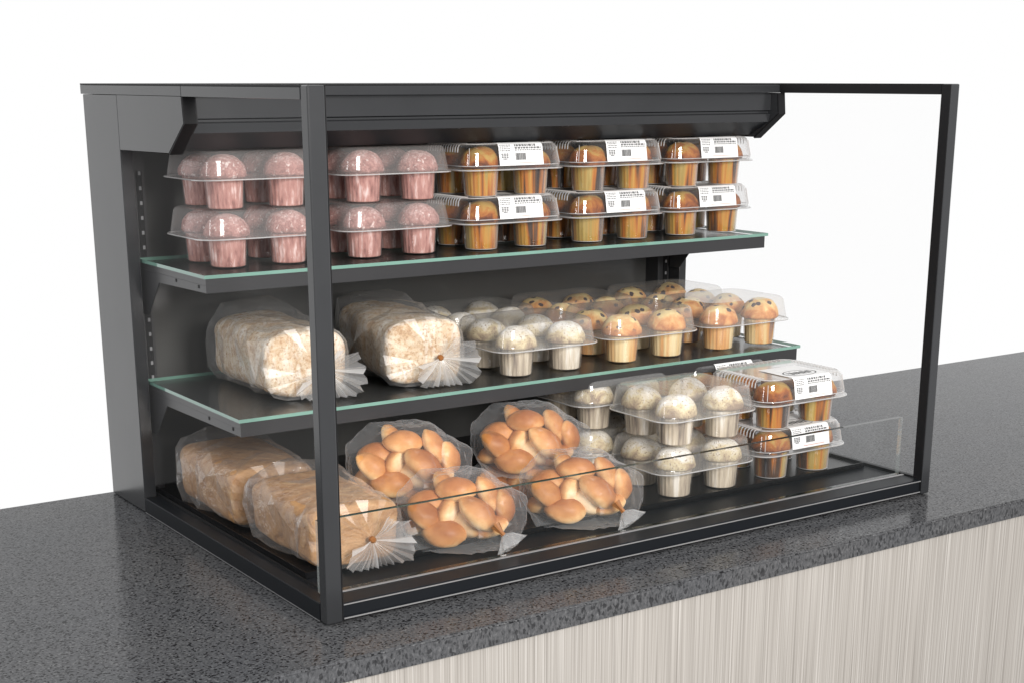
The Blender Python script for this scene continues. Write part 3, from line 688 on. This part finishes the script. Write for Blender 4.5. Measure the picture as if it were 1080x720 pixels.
def bun_bag_proto():
    t = thing('bun_bag', 'x', 'plastic bag'); rnd = random.Random(5)
    b = bmesh.new(); pts = []
    for rx, up, fr, roll, tip, sc, w in BUNS:
        Rm = Matrix.Rotation(R_(tip), 3, 'X') @ Matrix.Rotation(R_(-roll), 3, 'Y')
        for k in range(26):
            d = Vector((rnd.gauss(0, 1), rnd.gauss(0, 1), rnd.gauss(0, 1))).normalized()
            p = Vector((rx, -fr, up)) + Rm @ Vector((d.x * 0.0325, d.y * 0.0235, d.z * 0.0215)) * sc * 1.12 + d * 0.0035
            p.z = max(p.z, -0.0475); pts.append(p)
    pts += [Vector(q) for q in ((-0.100, 0.01, -0.010), (-0.096, 0.0, 0.030), (-0.060, 0.03, 0.058), (0.02, 0.03, 0.066), (0.100, -0.01, -0.012), (0.104, 0.01, 0.022), (0.085, -0.045, -0.044), (-0.07, -0.055, -0.047), (0.03, -0.070, -0.0475))]
    for p in pts: b.verts.new(p)
    r = bmesh.ops.convex_hull(b, input=b.verts)
    bmesh.ops.delete(b, geom=[g for g in r['geom_interior'] if isinstance(g, bmesh.types.BMVert)], context='VERTS')
    for lim in (0.024, 0.016, 0.012):
        bmesh.ops.triangulate(b, faces=b.faces)
        bmesh.ops.subdivide_edges(b, edges=[g for g in b.edges if g.calc_length() > lim], cuts=1)
    bmesh.ops.triangulate(b, faces=b.faces); bmesh.ops.smooth_vert(b, verts=b.verts, factor=0.5, use_axis_x=True, use_axis_y=True, use_axis_z=True)
    for v in b.verts:
        v.co += v.co.normalized() * (noise.noise(v.co * 30) * 0.0050 + noise.noise(v.co * 75) * 0.0024 + 0.0004 + rnd.uniform(-0.0010, 0.0010)); v.co.z = max(v.co.z, -0.0475)
    obj('film', b, M['bag_soft'], t, smooth='keep')
    tie = Vector((0.062, -0.056, -0.016)); dr = Vector((0.62, -0.25, -0.70)).normalized()
    sd = dr.cross(Vector((0, 1, 0))).normalized(); s2 = dr.cross(sd)
    b = bmesh.new()
    for f0, f1, r0, r1 in ((-0.014, 0.0, 0.0065, 0.0030), (0.0, 0.006, 0.0030, 0.0032)):
        A = [[b.verts.new(tie + dr * f + (sd * math.cos(2 * math.pi * i / 12) + s2 * math.sin(2 * math.pi * i / 12)) * r * (1 + 0.25 * (i % 2))) for i in range(12)] for f, r in ((f0, r0), (f1, r1))]
        for i in range(12): b.faces.new((A[0][i], A[0][(i + 1) % 12], A[1][(i + 1) % 12], A[1][i]))
    obj('tie', b, M['tie'], t, smooth='keep')
    b = bmesh.new(); A = []
    for f, r in ((0.005, 0.003), (0.014, 0.014), (0.027, 0.025)):
        A.append([b.verts.new(tie + dr * f + (sd * math.cos(2 * math.pi * i / 16) + s2 * 0.6 * math.sin(2 * math.pi * i / 16)) * r * (1 + (0.14 if i % 2 else -0.10)) + dr * rnd.uniform(-0.003, 0.003) * (r > 0.01)) for i in range(16)])
    for a, c in zip(A, A[1:]):
        for i in range(16): b.faces.new((a[i], a[(i + 1) % 16], c[(i + 1) % 16], c[i]))
    for v in b.verts: v.co.z = max(v.co.z, -0.0475)
    obj('flared_end', b, M['fan'], t, smooth='keep')
    return t
bb0 = bun_bag_proto()
bags = [('left upper bag', 0.283, 0.265, 0.130, 'bag of golden buns on top of the pile, left of the two upper bags'),
        ('right upper bag', 0.520, 0.272, 0.132, 'bag of golden buns on top of the pile, right of the two upper bags'),
        ('front left bag', 0.303, 0.142, 0.0775, 'front bag of golden buns beside the brown loaf'),
        ('front right bag', 0.528, 0.140, 0.0775, 'front bag of golden buns nearest the white muffins'),
        ('buried left bag', 0.285, 0.290, 0.0640, 'bag of buns buried under the left upper bag, behind the brown loaf'),
        ('buried right bag', 0.515, 0.272, 0.0640, 'bag of buns buried under the right upper bag')]
YAW = -34.0
RZ = Matrix.Rotation(R_(YAW), 3, 'Z')
for i, (where, x, y, z, bl) in enumerate(bags):
    t = bb0 if i == 0 else copy_tree(bb0); t.location = (x, y, z); t.rotation_euler = (0, 0, R_(YAW) )
    flat = 0.66 if 'buried' in where else 1.0      # the lower bags are squashed by the ones on top
    t.scale = (1.0, 1.08 if flat < 1 else 1.0, flat)
    tag(t, bl, 'bag of buns', 'bags of buns on the base')
    for j, (rx, up, fr, roll, tip, sc, word) in enumerate(BUNS):
        o = buns0[j] if i == 0 and j < 4 else buns0[random.randrange(4)].copy()
        if not (i == 0 and j < 4): COL.objects.link(o)
        o.location = Vector((x, y, z)) + RZ @ Vector((rx, -fr, up * flat))
        o.rotation_euler = (Matrix.Rotation(R_(YAW), 3, 'Z') @ Matrix.Rotation(R_(tip + random.uniform(-4, 4)), 3, 'X') @ Matrix.Rotation(R_(-roll), 3, 'Y')).to_euler()
        o.scale = (sc, sc, sc)
        tag(o, f'{word} golden bun in the {where}' if 'one' not in word else f'golden bun {word} in the {where}', 'bun', 'golden buns in bags')
